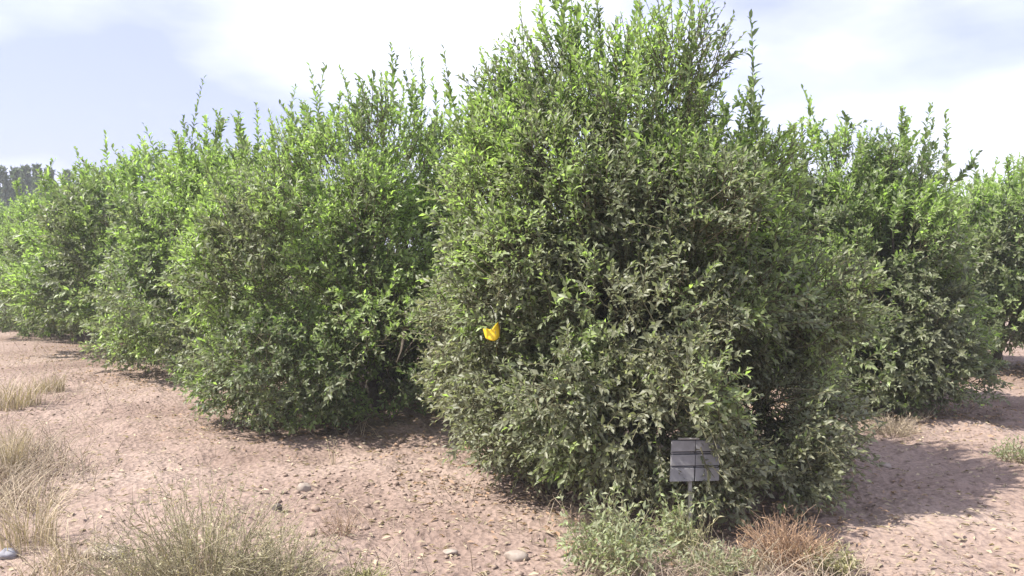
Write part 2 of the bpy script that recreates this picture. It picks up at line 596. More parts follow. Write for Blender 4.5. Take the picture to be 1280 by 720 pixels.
def shoot_mesh(seed, base, tip, size=0.066, age=0.45, rad=0.006, dens=0.021):
    """an upright water shoot: bent stem, a few side twigs, leaves all the way up"""
    rng = np.random.default_rng(seed)
    base, tip = np.asarray(base, float), np.asarray(tip, float)
    g = Geo()

    def axis_(b, e, r, depth):
        ln = np.linalg.norm(e - b)
        bend = rng.normal(0, .10, 3) * ln
        t = np.linspace(0, 1, 6)
        tube(g, b + (e - b) * t[:, None] + bend * (4 * t * (1 - t))[:, None], r * (1 - .75 * t), 4, (0.35, .5, .2))
        n = max(5, int(ln / dens))
        u = .06 + .94 * (np.arange(n) + rng.uniform(0, 1, n)) / n
        P = b + (e - b) * u[:, None] + bend * (4 * u * (1 - u))[:, None]
        T = norm(e - b)
        A = norm(np.cross(T, [1.0, .2, 0.1]))
        B = np.cross(T, A)
        az = np.arange(n) * 2.4 + rng.uniform(0, 6) + rng.normal(0, .5, n)
        rd = np.cos(az)[:, None] * A + np.sin(az)[:, None] * B
        sp = rng.uniform(.4, 1.25, n) * (1.1 - .45 * u)
        ax = T * np.cos(sp)[:, None] + rd * np.sin(sp)[:, None] + rng.normal(0, .12, (n, 3))
        nm = T * .8 - rd * .4 + rng.normal(0, .35, (n, 3))
        L_ = size * rng.uniform(.8, 1.65, n) * (1.1 - .45 * u ** 3) * (.85 if depth else 1)
        C = np.stack([np.clip(age + rng.normal(0, .14, n) + .2 * (u - .5), 0, 1), np.clip(rng.normal(.45, .22, n), 0, 1), np.clip(rng.normal(.15, .12, n), 0, 1)], -1)
        leaves(g, P, ax, nm, L_, L_ * rng.uniform(.4, .52, n), C, LEAF_FINE)
        if depth == 0:
            for _ in range(rng.integers(1, 4)):
                v = rng.uniform(.12, .62)
                p = b + (e - b) * v + bend * (4 * v * (1 - v))
                d = norm(T + rng.normal(0, .38, 3))
                axis_(p, p + d * ln * rng.uniform(.22, .42), r * .6, 1)

    axis_(base, tip, rad, 0)
    return g.mesh('shoot', M_LEAF)


def wood(t, rng, lobes, trunk_h, trunk_r, nlimb):
    """short trunk and crooked limbs that run up into the boughs"""
    g = Geo()
    z = np.linspace(-.06, trunk_h, 5)
    pts = np.stack([rng.normal(0, .012, 5), rng.normal(0, .012, 5), z], -1)
    tube(g, pts, trunk_r * np.array([1.5, 1.12, 1.0, .98, .92]), 10)
    link('trunk', g.mesh('trunk', M_BARK, False, True), t)
    lo = np.asarray(lobes)
    big = np.argsort(-lo[:, 3])[:26]
    for i in range(nlimb):
        a = i * 6.283 / nlimb + rng.uniform(-.3, .3)
        j = min(big, key=lambda q: abs(((math.atan2(lo[q, 1], lo[q, 0]) - a + 3.1416) % 6.2832) - 3.1416) - .12 * lo[q, 2] + rng.uniform(0, .25))
        e = lo[j, :3].copy()
        s = np.array([math.cos(a) * trunk_r * .3, math.sin(a) * trunk_r * .3, trunk_h - .06])
        u = np.linspace(0, 1, 7)[:, None]
        mid = np.array([e[0] * .45, e[1] * .45, max(trunk_h + .25, e[2] * .55)])
        pts = (1 - u) ** 2 * s + 2 * u * (1 - u) * mid + u ** 2 * e + rng.normal(0, .025, (7, 3)) * (u > 0) * (u < 1)
        g = Geo()
        tube(g, pts, trunk_r * (0.62 - .48 * u[:, 0]), 7)
        for _ in range(5):                          # side branches, one piece with the limb
            v = rng.uniform(.35, .95)
            p0 = pts[int(v * 6)]
            d = norm(rng.normal(0, .6, 3) + np.array([e[0], e[1], .5]) * .6)
            l_ = rng.uniform(.35, .7)
            q = np.stack([p0, p0 + d * l_ * .5 + rng.normal(0, .03, 3), p0 + d * l_ + np.array([0, 0, .08])])
            tube(g, q, np.array([.3, .2, .08]) * trunk_r, 5)
        link('limb', g.mesh('limb', M_BARK, False, True), t)


def build_citrus(loc, label, seed, Rr, h, zlow, n_spray, size, young, dustlev, lean=(0, 0), holes=(), guard=None, clear=None,
                 shoots=(), nshoot=8, extra=(), tpl=LEAF_MID, single_leaves=0, gap=.42, group='citrus trees planted in orchard rows', lumps=22, rotz=0.0, spots=()):
    rng = np.random.default_rng(seed)
    lobes = crown_lobes(rng, Rr, h, zlow, lean, lumps)
    loc = np.array([loc[0], loc[1], 0.0])
    if len(extra):
        ex = np.array([[*(np.asarray(c) - loc), r, r, rz] for (c, r, rz) in extra])
        lobes = np.vstack([lobes, ex])
    t = thing('citrus_tree', label, 'tree', loc, rotz, group)
    wood(t, rng, lobes, .34, .075, 6)
    off = lambda f: (lambda p: f(p + loc)) if f else None
    lv, st, age = citrus_crown(seed, lobes, n_spray, size, h, zlow, young, dustlev,
                               [(np.asarray(c) - loc, r) for c, r in holes], off(guard), gap, off(clear), .62 if single_leaves else .45, [(np.asarray(c) - loc, r) for c, r in spots])
    n = len(lv['P'])
    own = np.zeros(n, bool)
    if single_leaves:
        P = lv['P'] + loc
        d = np.linalg.norm(P - np.array([0, 0, CAM_H]), axis=1)
        px = 640 + P[:, 0] / P[:, 1] * FPX
        py = HOR + (CAM_H - P[:, 2]) / P[:, 1] * FPX
        cell = (px // 9).astype(int) * 4000 + (py // 9).astype(int)
        o_ = np.argsort(d)
        _, first = np.unique(cell[o_], return_index=True)
        vis = o_[first]
        view = norm(P[vis] - np.array([0, 0, CAM_H]))
        area = lv['L'][vis] * lv['W'][vis] / d[vis] ** 2 * np.abs((norm(lv['N'][vis]) * view).sum(1))
        own[vis[np.argsort(-area)[:single_leaves]]] = True
    g = Geo()
    q = ~own
    leaves(g, lv['P'][q], lv['A'][q], lv['N'][q], lv['L'][q], lv['W'][q], lv['C'][q], tpl)
    link('foliage', g.mesh('foliage', M_LEAF), t, kind='stuff')
    g = Geo()
    b, m, e = st
    many_stems(g, b - (m - b) * .6, m, e, .0045, .0018, (.3, .4, .3))
    link('twigs', g.mesh('twigs', M_TWIG, False), t, kind='stuff')
    if single_leaves:
        pool = {}
        for i in np.nonzero(own)[0]:
            c = lv['C'][i]
            key = (int(c[0] * 3.99), int(c[1] * 2.99), int(c[2] * 2.99))
            if key not in pool:
                gg = Geo()
                leaves(gg, np.zeros((1, 3)), np.array([[0, 1.0, 0]]), np.array([[0, 0, 1.0]]), 1.0, .42, c[None], LEAF_FINE)
                pool[key] = gg.mesh('leaf', M_LEAF)
            A = lv['A'][i] / np.linalg.norm(lv['A'][i])
            Nn = lv['N'][i] - A * (A @ lv['N'][i])
            Nn /= np.linalg.norm(Nn)
            S = np.cross(A, Nn)
            o = link('leaf', pool[key], t)
            s = float(lv['L'][i])
            mat = Matrix((S * s, A * s, Nn * s)).transposed().to_4x4()
            mat.translation = Vector(lv['P'][i])
            o.matrix_local = mat
    for k, (b_, e_, sz, ag) in enumerate(shoots):
        link('shoot', shoot_mesh(seed * 31 + k, np.asarray(b_) - loc, np.asarray(e_) - loc, sz, ag), t)
    for k in range(nshoot):
        for _ in range(30):
            a = rng.uniform(0, 6.283)
            q = Rr * .85 * math.sqrt(rng.uniform(0, 1))
            x_, y_ = math.cos(a) * q + lean[0] * .8, math.sin(a) * q + lean[1] * .8
            u2 = 1 - ((lobes[:, 0] - x_) ** 2 + (lobes[:, 1] - y_) ** 2) / lobes[:, 3] ** 2
            zt = np.where(u2 > 0, lobes[:, 2] + lobes[:, 5] * np.sqrt(np.maximum(u2, 0)), 0).max()
            if zt > h * .66:
                break
        b_ = np.array([x_, y_, zt - .28])
        e_ = b_ + np.array([x_ * .16 + rng.normal(0, .05), y_ * .16 + rng.normal(0, .05), rng.uniform(.45, .85)])
        link('shoot', shoot_mesh(seed * 57 + k, b_, e_, size, rng.uniform(.35, .85)), t)
    return t


def copy_tree(src, loc, rotz, scale, label, group):
    r = src.copy()
    COL.objects.link(r)
    r.location = loc
    r.rotation_euler = (0, 0, rotz)
    r.scale = scale
    r['label'] = label
    r['group'] = group
    for ch in list(src.children):
        c = ch.copy()
        COL.objects.link(c)
        c.parent = r
    return r


# things to keep clear of foliage: the board and the yellow card
BOARD_C = at(867, 579, 5.10)
CARD_C = at(616, 416, 5.72)
CAMP = np.array([0, 0, CAM_H])


def in_front_of(p, c, w, hgt, depth):
    """inside the pocket of air in front of a thing (towards the camera)"""
    v = c - CAMP
    D = np.linalg.norm(v)
    u = v / D
    s = (p - CAMP) @ u
    q = p - CAMP - s[:, None] * u * 1.0
    lat = np.abs(q[:, 0] - (0)) if False else np.linalg.norm((q * np.array([1, 1, 0])), axis=1)
    ver = np.abs(q[:, 2])
    return (s < D + .04) & (s > D - depth) & (lat < w) & (ver < hgt)


def t1_guard(p):
    return ~in_front_of(p, BOARD_C, .150, .125, 1.2) & ~in_front_of(p, CARD_C, .048, .042, 1.0)


T1 = (0.97, 6.75)
T2 = (-1.55, 9.75)


def up_shoot(px, ytip, ybase, Y, size=.066, age=.5, dx=0):
    return (at(px + dx, ybase, Y), at(px, ytip, Y), size, age)


shoots1 = [up_shoot(684, 2, 110, 6.8, .068, .45, 12), up_shoot(700, 30, 150, 7.0, .066, .6, 8), up_shoot(722, 14, 130, 6.7, .068, .5, 4),
           up_shoot(748, -2, 120, 6.9, .068, .4, 0), up_shoot(772, 28, 140, 6.6, .068, .7), up_shoot(797, 16, 130, 6.9, .066, .55, -6),
           up_shoot(822, 12, 130, 7.0, .066, .35, -8), up_shoot(640, 62, 190, 6.9, .066, .4, 24), up_shoot(606, 92, 230, 7.0, .066, .4, 34),
           up_shoot(664, 60, 170, 6.6, .066, .6, 16), up_shoot(846, 48, 160, 6.8, .066, .45, -14), up_shoot(936, 26, 200, 6.9, .07, .08, -10),
           up_shoot(876, 92, 200, 6.7, .066, .6, -8), up_shoot(898, 110, 220, 6.9, .066, .4, -10), up_shoot(588, 135, 260, 6.8, .066, .35, 34),
           up_shoot(622, 110, 230, 6.6, .066, .5, 22), up_shoot(786, 70, 180, 6.3, .068, .85, -20), up_shoot(838, 88, 190, 6.2, .07, .9, -40),
           up_shoot(756, 60, 190, 6.2, .066, .6, 10), up_shoot(712, 84, 210, 6.2, .066, .6, 10)]
build_citrus(T1, 'tallest and nearest citrus tree, dusty olive, right behind the small grey board', 3, 1.44, 3.08, .10,
             17000, .051, .46, .86, lean=(-.30, 0), guard=t1_guard,
             holes=[(at(535, 300, 6.7), .42), (at(1120, 565, 6.6), .52), (at(780, 545, 5.5), .30), (at(650, 600, 5.75), .22), (at(650, 185, 6.8), .22), (at(935, 495, 5.7), .44), (at(935, 625, 5.6), .26), (at(962, 40, 6.8), .66), (at(968, 135, 6.8), .40), (at(492, 420, 6.7), .46)],
             shoots=shoots1, nshoot=22, single_leaves=300,
             spots=[(at(688, 452, 5.6), .13), (at(600, 330, 6.0), .2), (at(575, 400, 6.1), .14), (at(1000, 348, 6.0), .13), (at(935, 318, 5.8), .09), (at(640, 250, 6.2), .2), (at(742, 320, 5.6), .12), (at(700, 200, 6.3), .26), (at(820, 250, 6.0), .12), (at(560, 470, 6.1), .12)],
             extra=[(at(690, 95, 6.8), .40, .42), (at(770, 60, 6.9), .42, .40), (at(640, 150, 6.8), .36, .40), (at(975, 590, 5.8), .36, .42)], gap=.43, lumps=34)

shoots2 = [up_shoot(388, 82, 200, 9.8, .07, .5, 6), up_shoot(408, 84, 200, 9.6, .07, .4, 0), up_shoot(372, 108, 220, 9.9, .07, .5, 8),
           up_shoot(428, 120, 220, 9.7, .07, .45), up_shoot(455, 105, 230, 9.8, .07, .6), up_shoot(490, 58, 190, 9.7, .07, .3, 4),
           up_shoot(513, 62, 200, 9.9, .07, .35, -4), up_shoot(540, 100, 220, 9.8, .07, .5, -4), up_shoot(560, 120, 240, 9.8, .07, .5, -6),
           up_shoot(476, 100, 220, 9.3, .07, .7), up_shoot(576, 150, 260, 9.5, .07, .4, -6), up_shoot(350, 130, 230, 9.9, .07, .45, 10)]
build_citrus(T2, 'bright green citrus tree immediately left of the tallest tree', 8, 1.92, 3.12, .10,
             12500, .060, .70, .40, lean=(-.1, 0), shoots=shoots2, nshoot=20, gap=.44, lumps=30,
             spots=[(at(430, 260, 8.5), .3), (at(500, 220, 8.5), .35), (at(450, 360, 8.4), .22), (at(490, 525, 8.4), .3), (at(285, 300, 9.5), .32), (at(262, 400, 9.4), .26), (at(400, 470, 8.3), .14), (at(330, 250, 9.2), .2)],
             holes=[(at(222, 510, 9.6), .55), (at(485, 440, 8.3), .56), (at(365, 250, 8.6), .52), (at(300, 420, 9.0), .3)],
             extra=[(at(470, 262, 8.6), .42, .46), (at(452, 350, 8.5), .32, .3), (at(375, 500, 8.6), .5, .36), (at(492, 528, 8.5), .36, .20), (at(530, 540, 8.9), .3, .18), (at(560, 300, 9.3), .5, .7), (at(560, 210, 9.4), .4, .45), (at(535, 470, 10.2), .6, .7), (at(285, 330, 9.7), .42, .5)])

shoots3 = [up_shoot(258, 98, 220, 12.6, .076, .15, -2), up_shoot(300, 142, 240, 12.8, .076, .4), up_shoot(322, 130, 240, 12.8, .076, .5),
           up_shoot(338, 140, 240, 13.0, .076, .5), up_shoot(270, 140, 240, 12.8, .076, .4), up_shoot(238, 160, 250, 12.8, .076, .5), up_shoot(282, 150, 240, 12.5, .076, .5)]
T3 = (-4.05, 13.0)
src3 = build_citrus(T3, 'third citrus tree of the long row, with one thin dark shoot rising above its top', 14, 1.78, 3.2, .10,
                    6500, .078, .62, .45, shoots=shoots3, nshoot=20,
                    spots=[(at(160, 415, 12.2), .3), (at(100, 395, 12.8), .25), (at(215, 270, 11.8), .35), (at(160, 300, 12.2), .25), (at(240, 330, 11.6), .2)], gap=.43, lumps=26)
TB = (3.98, 9.95)
shootsB = [up_shoot(1050, 142, 220, 10.0, .072, .15, -4), up_shoot(1098, 160, 230, 9.9, .072, .15, -20), up_shoot(1000, 150, 230, 10.0, .072, .1, 8),
           up_shoot(1136, 150, 240, 10, .072, .6), up_shoot(1162, 132, 240, 10.1, .072, .45), up_shoot(1178, 142, 250, 10, .072, .55, -4),
           up_shoot(1148, 165, 250, 9.8, .072, .7), up_shoot(1222, 190, 235, 10, .072, .05, -40), up_shoot(985, 160, 240, 9.9, .07, .15, 10)]
build_citrus(TB, 'grey green citrus tree standing just right of the tallest tree', 21, 1.16, 2.72, .16,
             7500, .068, .5, .5, shoots=shootsB, nshoot=12, extra=[(at(1045, 215, 9.9), .46, .52), (at(985, 300, 9.9), .5, .6), (at(1195, 470, 9.5), .42, .36)], holes=[(at(1120, 150, 9.9), .3)], gap=.43, lumps=26)
TC = (7.25, 13.2)
shootsC = [up_shoot(1245, 200, 280, 13.3, .08, .75), up_shoot(1262, 196, 280, 13.4, .08, .7), up_shoot(1276, 205, 280, 13.3, .08, .8), up_shoot(1230, 220, 290, 13.3, .08, .6)]
srcC = build_citrus(TC, 'yellow green topped citrus tree cut by the right edge, its dark trunk base showing', 29, 1.62, 2.75, .42,
                    5000, .084, .58, .42, shoots=shootsC, nshoot=24, gap=.43)
GROUP = 'citrus trees planted in orchard rows'
row = [(-6.5, 16.1, srcC, 1.9, (1.26, 1.26, 1.22), 'fourth citrus tree along the long row, left of the one with a thin top shoot'),
       (-8.95, 19.25, src3, 2.6, (1.0, 1.0, .97), 'fifth citrus tree along the long row, left of the fourth'),
       (-11.4, 22.4, src3, 4.3, (1.0, 1.0, .92), 'sixth citrus tree along the long row, near the left edge'),
       (-13.9, 25.5, srcC, 5.0, (1.25, 1.25, 1.1), 'seventh citrus tree along the long row, below the far poplars'),
       (-16.4, 28.7, src3, .8, (1.0, 1.0, .92), 'eighth citrus tree along the long row, small at the left edge'),
       (-18.9, 31.8, srcC, 2.2, (1.25, 1.25, 1.12), 'last citrus tree of the long row, cut by the left edge'),
       (1.9, 13.3, src3, 1.1, (.9, .9, .95), 'citrus tree mostly hidden behind the tallest tree, second in its row'),
       (5.1, 16.7, src3, 5.4, (.85, .85, .98), 'citrus tree top showing between the tallest and the grey green tree'),
       (8.7, 20.0, srcC, 3.3, (1.2, 1.2, 1.2), 'citrus tree showing in the gap beyond the two right hand trees')]
for (x, y, s, rz, sc, lab) in row:
    copy_tree(s, (x, y, 0), rz, sc, lab, GROUP)


# ------------------------------------------------------------------ far poplars
def poplar(px, ytop, Y, wid, label, seed):
    rng = np.random.default_rng(seed)
    top = at(px, ytop, Y)
    h = top[2]
    t = thing('poplar_tree', label, 'tree', (top[0], Y, 0), 0, 'tall trees far beyond the orchard')
    g = Geo()
    tube(g, [(0, 0, -.1), (.03, .02, h * .35), (0, 0, h * .93)], np.array([.16, .11, .02]), 7)
    link('trunk', g.mesh('trunk', M_BARK, False, True), t)
    n = 1700
    z = h * (0.12 + .88 * rng.beta(1.25, 1.15, n))
    prof = wid * np.sqrt(np.clip(1 - ((z / h - .45) / .58) ** 2, 0.015, 1))
    a = rng.uniform(0, 6.283, n)
    r = prof * np.sqrt(rng.uniform(.1, 1, n)) * (0.75 + .5 * fbm(np.stack([np.cos(a) * 1.5, np.sin(a) * 1.5, z * .9], -1) + seed, seed, 2))
    P = np.stack([np.cos(a) * r, np.sin(a) * r, z], -1)
    ax = norm(np.stack([np.cos(a) * .4, np.sin(a) * .4, np.ones(n)], -1) + rng.normal(0, .4, (n, 3)))
    C = np.stack([rng.uniform(0, .6, n), rng.uniform(0, 1, n), rng.uniform(.2, .7, n)], -1)
    g = Geo()
    leaves(g, P, ax, rng.normal(size=(n, 3)), rng.uniform(.3, .55, n), rng.uniform(.16, .26, n), C)
    link('crown', g.mesh('crown', M_FAR), t, kind='stuff')


for k, (px, yt, Y, wd, lab) in enumerate([
        (2, 211, 70, .8, 'dark far poplar cut by the left edge of the picture'),
        (21, 214, 72, .36, 'narrow far poplar left of the broad dark one'),
        (34, 211, 74, .62, 'broadest far poplar, dark against the sky'),
        (48, 210, 72, .34, 'slim dark pointed far poplar right of the broad one'),
        (63, 214, 75, .42, 'far poplar standing alone, rightmost of the pointed ones'),
        (86, 216, 82, .45, 'thin far poplar just showing over the orchard row')]):
    poplar(px, yt, Y, wd, lab, 60 + k)


# ------------------------------------------------------------------ ground
def gheight(x, y):
    p = np.stack([x, y, np.zeros_like(x)], -1)
    near = np.exp(-np.maximum(0, np.hypot(x, y - 8) - 9) / 8)
    z = (fbm(p * .55, 3, 2) - .5) * .14 + (fbm(p * 2.6, 8, 3) - .5) * .10 + (fbm(p * 9.0, 15, 2) - .5) * .045
    return z * near


def axis(lo, hi, step, far):
    c = np.arange(lo, hi + step * .5, step)
    e, s, b = [], step, 0.0
    while b < far:
        s *= 1.22
        b += s
        e.append(b)
    e = np.array(e)
    return np.concatenate([lo - e[::-1], c, hi + e])


gx, gy = axis(-6.5, 6.0, .045, 900), axis(3.6, 13.0, .045, 1200)
X, Y = np.meshgrid(gx, gy)
Z = gheight(X.ravel(), Y.ravel())
nx, ny = len(gx), len(gy)
ii = (np.arange(ny - 1)[:, None] * nx + np.arange(nx - 1)[None, :]).ravel()
gm = mesh_from('ground', np.stack([X.ravel(), Y.ravel(), Z], -1), [np.stack([ii, ii + 1, ii + nx + 1, ii + nx], -1)], None, M_GROUND, True)
ground = link('ground', gm, kind='structure')

# icosphere template for clods and stones
import bmesh
bm = bmesh.new()
bmesh.ops.create_icosphere(bm, subdivisions=1, radius=1)
ICO_V = np.array([v.co[:] for v in bm.verts])
ICO_F = np.array([[v.index for v in f.verts] for f in bm.faces])
bm.free()

rng = np.random.default_rng(77)


def scatter_ground(n, xr, yr, rng):
    y = yr[0] * (yr[1] / yr[0]) ** rng.uniform(0, 1, n)
    x = rng.uniform(-.66, .66, n) * y
    return x, y


n = 20000
x, y = scatter_ground(n, None, (4.3, 22), rng)
dens = fbm(np.stack([x, y, x * 0], -1) * .9, 21, 2)
k = rng.uniform(size=n) < np.clip((dens - .42) * 3.4, .03, 1)
x, y = x[k], y[k]
n = len(x)
s = .005 + .017 * rng.beta(1.0, 5, n) * 2
z = gheight(x, y) + s * .25
V = ICO_V[None] * rng.uniform(.65, 1.25, (n, 12, 1)) * s[:, None, None] * rng.uniform(.7, 1.3, (n, 1, 3)) * np.array([1.1, 1.1, .6])
V = V + np.stack([x, y, z], -1)[:, None]
F = (np.arange(n)[:, None, None] * 12 + ICO_F[None]).reshape(-1, 3)
link('soil_clods', mesh_from('soil_clods', V.reshape(-1, 3), [F], None, M_CLOD), kind='stuff')

# dead leaves and straw bits, thickest under the trees
g = Geo()
n = 9000
x, y = scatter_ground(n, None, (4.3, 20), rng)
P = np.stack([x, y, gheight(x, y) + .012], -1)
a = rng.uniform(0, 6.283, n)
ax = np.stack([np.cos(a), np.sin(a), rng.normal(0, .2, n)], -1)
nm = np.stack([rng.normal(0, .45, n), rng.normal(0, .45, n), np.ones(n)], -1)
Ls = rng.uniform(.025, .07, n)
leaves(g, P, ax, nm, Ls, Ls * np.where(rng.uniform(size=n) < .5, .12, .42), np.stack([rng.uniform(0, 1, n), rng.uniform(0, .9, n), rng.uniform(0, 1, n)], -1))
link('dry_litter', g.mesh('dry_litter', M_DRY), kind='stuff')


# fallen leaves gathered under each crown
g = Geo()
for (tx, ty, tr) in [(T1[0], T1[1], 1.9), (T2[0], T2[1], 2.2), (T3[0], T3[1], 2.2), (TB[0], TB[1], 1.7), (TC[0], TC[1], 1.8), (-6.5, 16.1, 2.3)]:
    n = 1300
    a = rng.uniform(0, 6.283, n)
    q = tr * np.sqrt(rng.uniform(0, 1, n)) * rng.uniform(.75, 1.15, n)
    x, y = tx + np.cos(a) * q, ty + np.sin(a) * q
    P = np.stack([x, y, gheight(x, y) + .014], -1)
    a = rng.uniform(0, 6.283, n)
    ax = np.stack([np.cos(a), np.sin(a), rng.normal(0, .25, n)], -1)
    nm = np.stack([rng.normal(0, .5, n), rng.normal(0, .5, n), np.ones(n)], -1)
    Ls = rng.uniform(.035, .07, n)
    leaves(g, P, ax, nm, Ls, Ls * .42, np.stack([rng.uniform(0, .5, n), rng.uniform(0, .6, n), rng.uniform(0, 1, n)], -1))
link('fallen_leaves', g.mesh('fallen_leaves', M_RUST), kind='stuff')


def stone(px, py, w, label, mat, seed, flat=.55, name='stone', group='loose stones on the earth', yaw=0):
    rng = np.random.default_rng(seed)
    bm = bmesh.new()
    bmesh.ops.create_icosphere(bm, subdivisions=3, radius=1)
    v = np.array([q.co[:] for q in bm.verts])
    f = np.array([[q.index for q in ff.verts] for ff in bm.faces])
    bm.free()
    x, y = ground_at(px, py)
    r = w / FPX * y / 2
    for _ in range(9):                              # knock flat faces off it
        d = norm(rng.normal(size=3))
        over = np.maximum(v @ d - rng.uniform(.62, .85), 0)
        v = v - over[:, None] * d * .9
    v = v * (1 + (fbm(v * 2.2 + seed, seed, 3) - .5) * .3)[:, None]
    v = v * np.array([r, r * .75, r * flat])
    c, s_ = math.cos(yaw), math.sin(yaw)
    v = v @ np.array([[c, s_, 0], [-s_, c, 0], [0, 0, 1]])
    zz = float(gheight(np.array([x]), np.array([y]))[0])
    o = link(name, mesh_from(name, v, [f], None, mat), loc=(x, y, zz + r * flat * .45))
    tag(o, label, 'stone', group)


stone(645, 694, 32, 'pale flat topped stone on bare earth left of the green weed', M_STONE, 1)
stone(716, 700, 30, 'pale rounded stone at the foot of the leafy green weed', M_STONE, 2)
stone(379, 617, 18, 'small whitish upright stone beyond the pale bush', M_STONE, 3, .9)
stone(343, 640, 15, 'small dark brown clod standing alone on the earth', M_DARKSTONE, 4, .8, 'clod')
stone(128, 698, 62, 'wide pale earth lump in front of the straw at lower left', M_STONE, 5, .35)
stone(3, 700, 24, 'blue grey stone cut by the left edge', M_GREYSTONE, 6, .8)
stone(562, 688, 20, 'small pale stone left of the flat topped stone', M_STONE, 7, .4)
stone(392, 640, 13, 'little grey stone behind the dry twiggy weed', M_CLOD, 8, .7)
stone(1110, 585, 16, 'small pale stone on the sunlit strip right of the tallest tree', M_STONE, 9, .5)


# ------------------------------------------------------------------ weeds and dry grass
def weed(name, px, py, hpx, wpx, label, cat, seed, mat, nst=120, lean=.5, leafs=0, leaf=.03, wratio=.35, age=.5, dust=.3, r=.0022, branch=2, group=None, droop=.12, minh=.35, forb=False):
    """a plant with many thin stems fanning out of one base, side twigs and small leaves"""
    rng = np.random.default_rng(seed)
    x, y = ground_at(px, py)
    sc = y / FPX
    H, Wd = hpx * sc, wpx * sc / 2
    zz = float(gheight(np.array([x]), np.array([y]))[0])
    t = thing(name, label, cat, (x, y, zz), 0, group)
    a = rng.uniform(0, 6.283, nst)
    q = np.sqrt(rng.uniform(0, 1, nst))
    b = np.stack([np.cos(a) * q * Wd * .35, np.sin(a) * q * Wd * .35, np.full(nst, -.02)], -1)
    hh = H * rng.uniform(minh, 1, nst) * (1 - .35 * q)
    e = b + np.stack([np.cos(a) * q * Wd * .75, np.sin(a) * q * Wd * .75, hh], -1) + rng.normal(0, .05, (nst, 3)) * H
    e[:, 2] = np.maximum(e[:, 2], .02)
    m = (b + e) / 2 + rng.normal(0, .05, (nst, 3)) * H + np.stack([0 * a, 0 * a, hh * droop], -1)
    C = lambda k: np.stack([np.clip(rng.normal(age, .25, k), 0, 1), rng.uniform(.1, .9, k), np.clip(rng.normal(dust, .25, k), 0, 1)], -1)
    g = Geo()
    many_stems(g, b, m, e, r, r * .45, C(nst))
    tips = [(m, e)]
    for _ in range(branch):
        u = rng.uniform(.25, .9, nst)[:, None]
        s = (1 - u) ** 2 * b + 2 * u * (1 - u) * m + u * u * e
        d = norm(norm(e - b) + rng.normal(0, .65, (nst, 3)))
        l_ = (H * rng.uniform(.12, .38, nst))[:, None]
        s2 = s + d * l_
        s2[:, 2] = np.maximum(s2[:, 2], .015)
        s1 = (s + s2) / 2 + rng.normal(0, .02, (nst, 3)) * H
        many_stems(g, s, s1, s2, r * .6, r * .3, C(nst))
        tips.append((s1, s2))
    link('stems', g.mesh('stems', mat if not forb else M_PALE), t, kind='stuff')
    if leafs:
        A0 = np.concatenate([p for p, _ in tips])
        A1 = np.concatenate([p for _, p in tips])
        k = rng.integers(0, len(A0), leafs)
        u = rng.uniform(-.35, 1.05, leafs)[:, None]
        P = A0[k] * (1 - u) + A1[k] * u
        P[:, 2] = np.maximum(P[:, 2], .012)
        ax = norm(norm(A1[k] - A0[k]) * .7 + rng.normal(0, .7, (leafs, 3)))
        nm = rng.normal(0, .6, (leafs, 3)) + np.array([0, 0, 1.0])
        Ls = leaf * rng.uniform(.55, 1.3, leafs)
        g = Geo()
        leaves(g, P, ax, nm, Ls, Ls * wratio, C(leafs))
        link('foliage', g.mesh('foliage', mat), t, kind='stuff')
    return t


def grass(name, px, py, hpx, wpx, label, seed, mat, n=160, age=.5, dust=.4, group='dry grass tufts', wid=.004, lean=.5, cat='grass tuft'):
    """blades that rise from the base and arch over"""
    rng = np.random.default_rng(seed)
    x, y = ground_at(px, py)
    sc = y / FPX
    H, Wd = hpx * sc, wpx * sc / 2
    zz = float(gheight(np.array([x]), np.array([y]))[0])
    t = thing(name, label, cat, (x, y, zz), 0, group)
    a = rng.uniform(0, 6.283, n)
    q = np.sqrt(rng.uniform(0, 1, n))
    b = np.stack([np.cos(a) * q * Wd * .6, np.sin(a) * q * Wd * .6, np.full(n, -.01)], -1)
    a2 = a + rng.normal(0, .9, n)
    hh = H * rng.uniform(.4, 1.05, n)
    sp = hh * lean * rng.uniform(.2, 1.2, n)
    d = np.stack([np.cos(a2), np.sin(a2), 0 * a], -1)
    V, F, C = [], [], []
    segs = 4
    side = np.stack([-np.sin(a2), np.cos(a2), 0 * a], -1)
    tw = rng.uniform(0, 3.1416, n)
    side = side * np.cos(tw)[:, None] + np.stack([0 * a, 0 * a, np.ones(n)], -1) * 0 + d * np.sin(tw)[:, None]
    wv = rng.uniform(.5, 1.8, n)
    VV = np.zeros((n, (segs + 1) * 2, 3))
    for s in range(segs + 1):
        u = s / segs
        P = b + d * (sp * u ** 1.9)[:, None]
        P[:, 2] += hh * (u - .22 * u ** 3 * lean * 2)
        w = (wid * wv * (1 - .85 * u))[:, None]
        VV[:, s * 2] = P - side * w / 2
        VV[:, s * 2 + 1] = P + side * w / 2
    f = np.array([[s * 2, s * 2 + 1, s * 2 + 3, s * 2 + 2] for s in range(segs)])
    F = (np.arange(n)[:, None, None] * (segs + 1) * 2 + f[None]).reshape(-1, 4)
    C = np.stack([np.clip(rng.normal(age, .3, n), 0, 1), rng.uniform(.1, .95, n), np.clip(rng.normal(dust, .3, n), 0, 1)], -1)
    me = mesh_from('blades', VV.reshape(-1, 3), [F], np.repeat(C, (segs + 1) * 2, axis=0), mat)
    link('blades', me, t, kind='stuff')
    return t


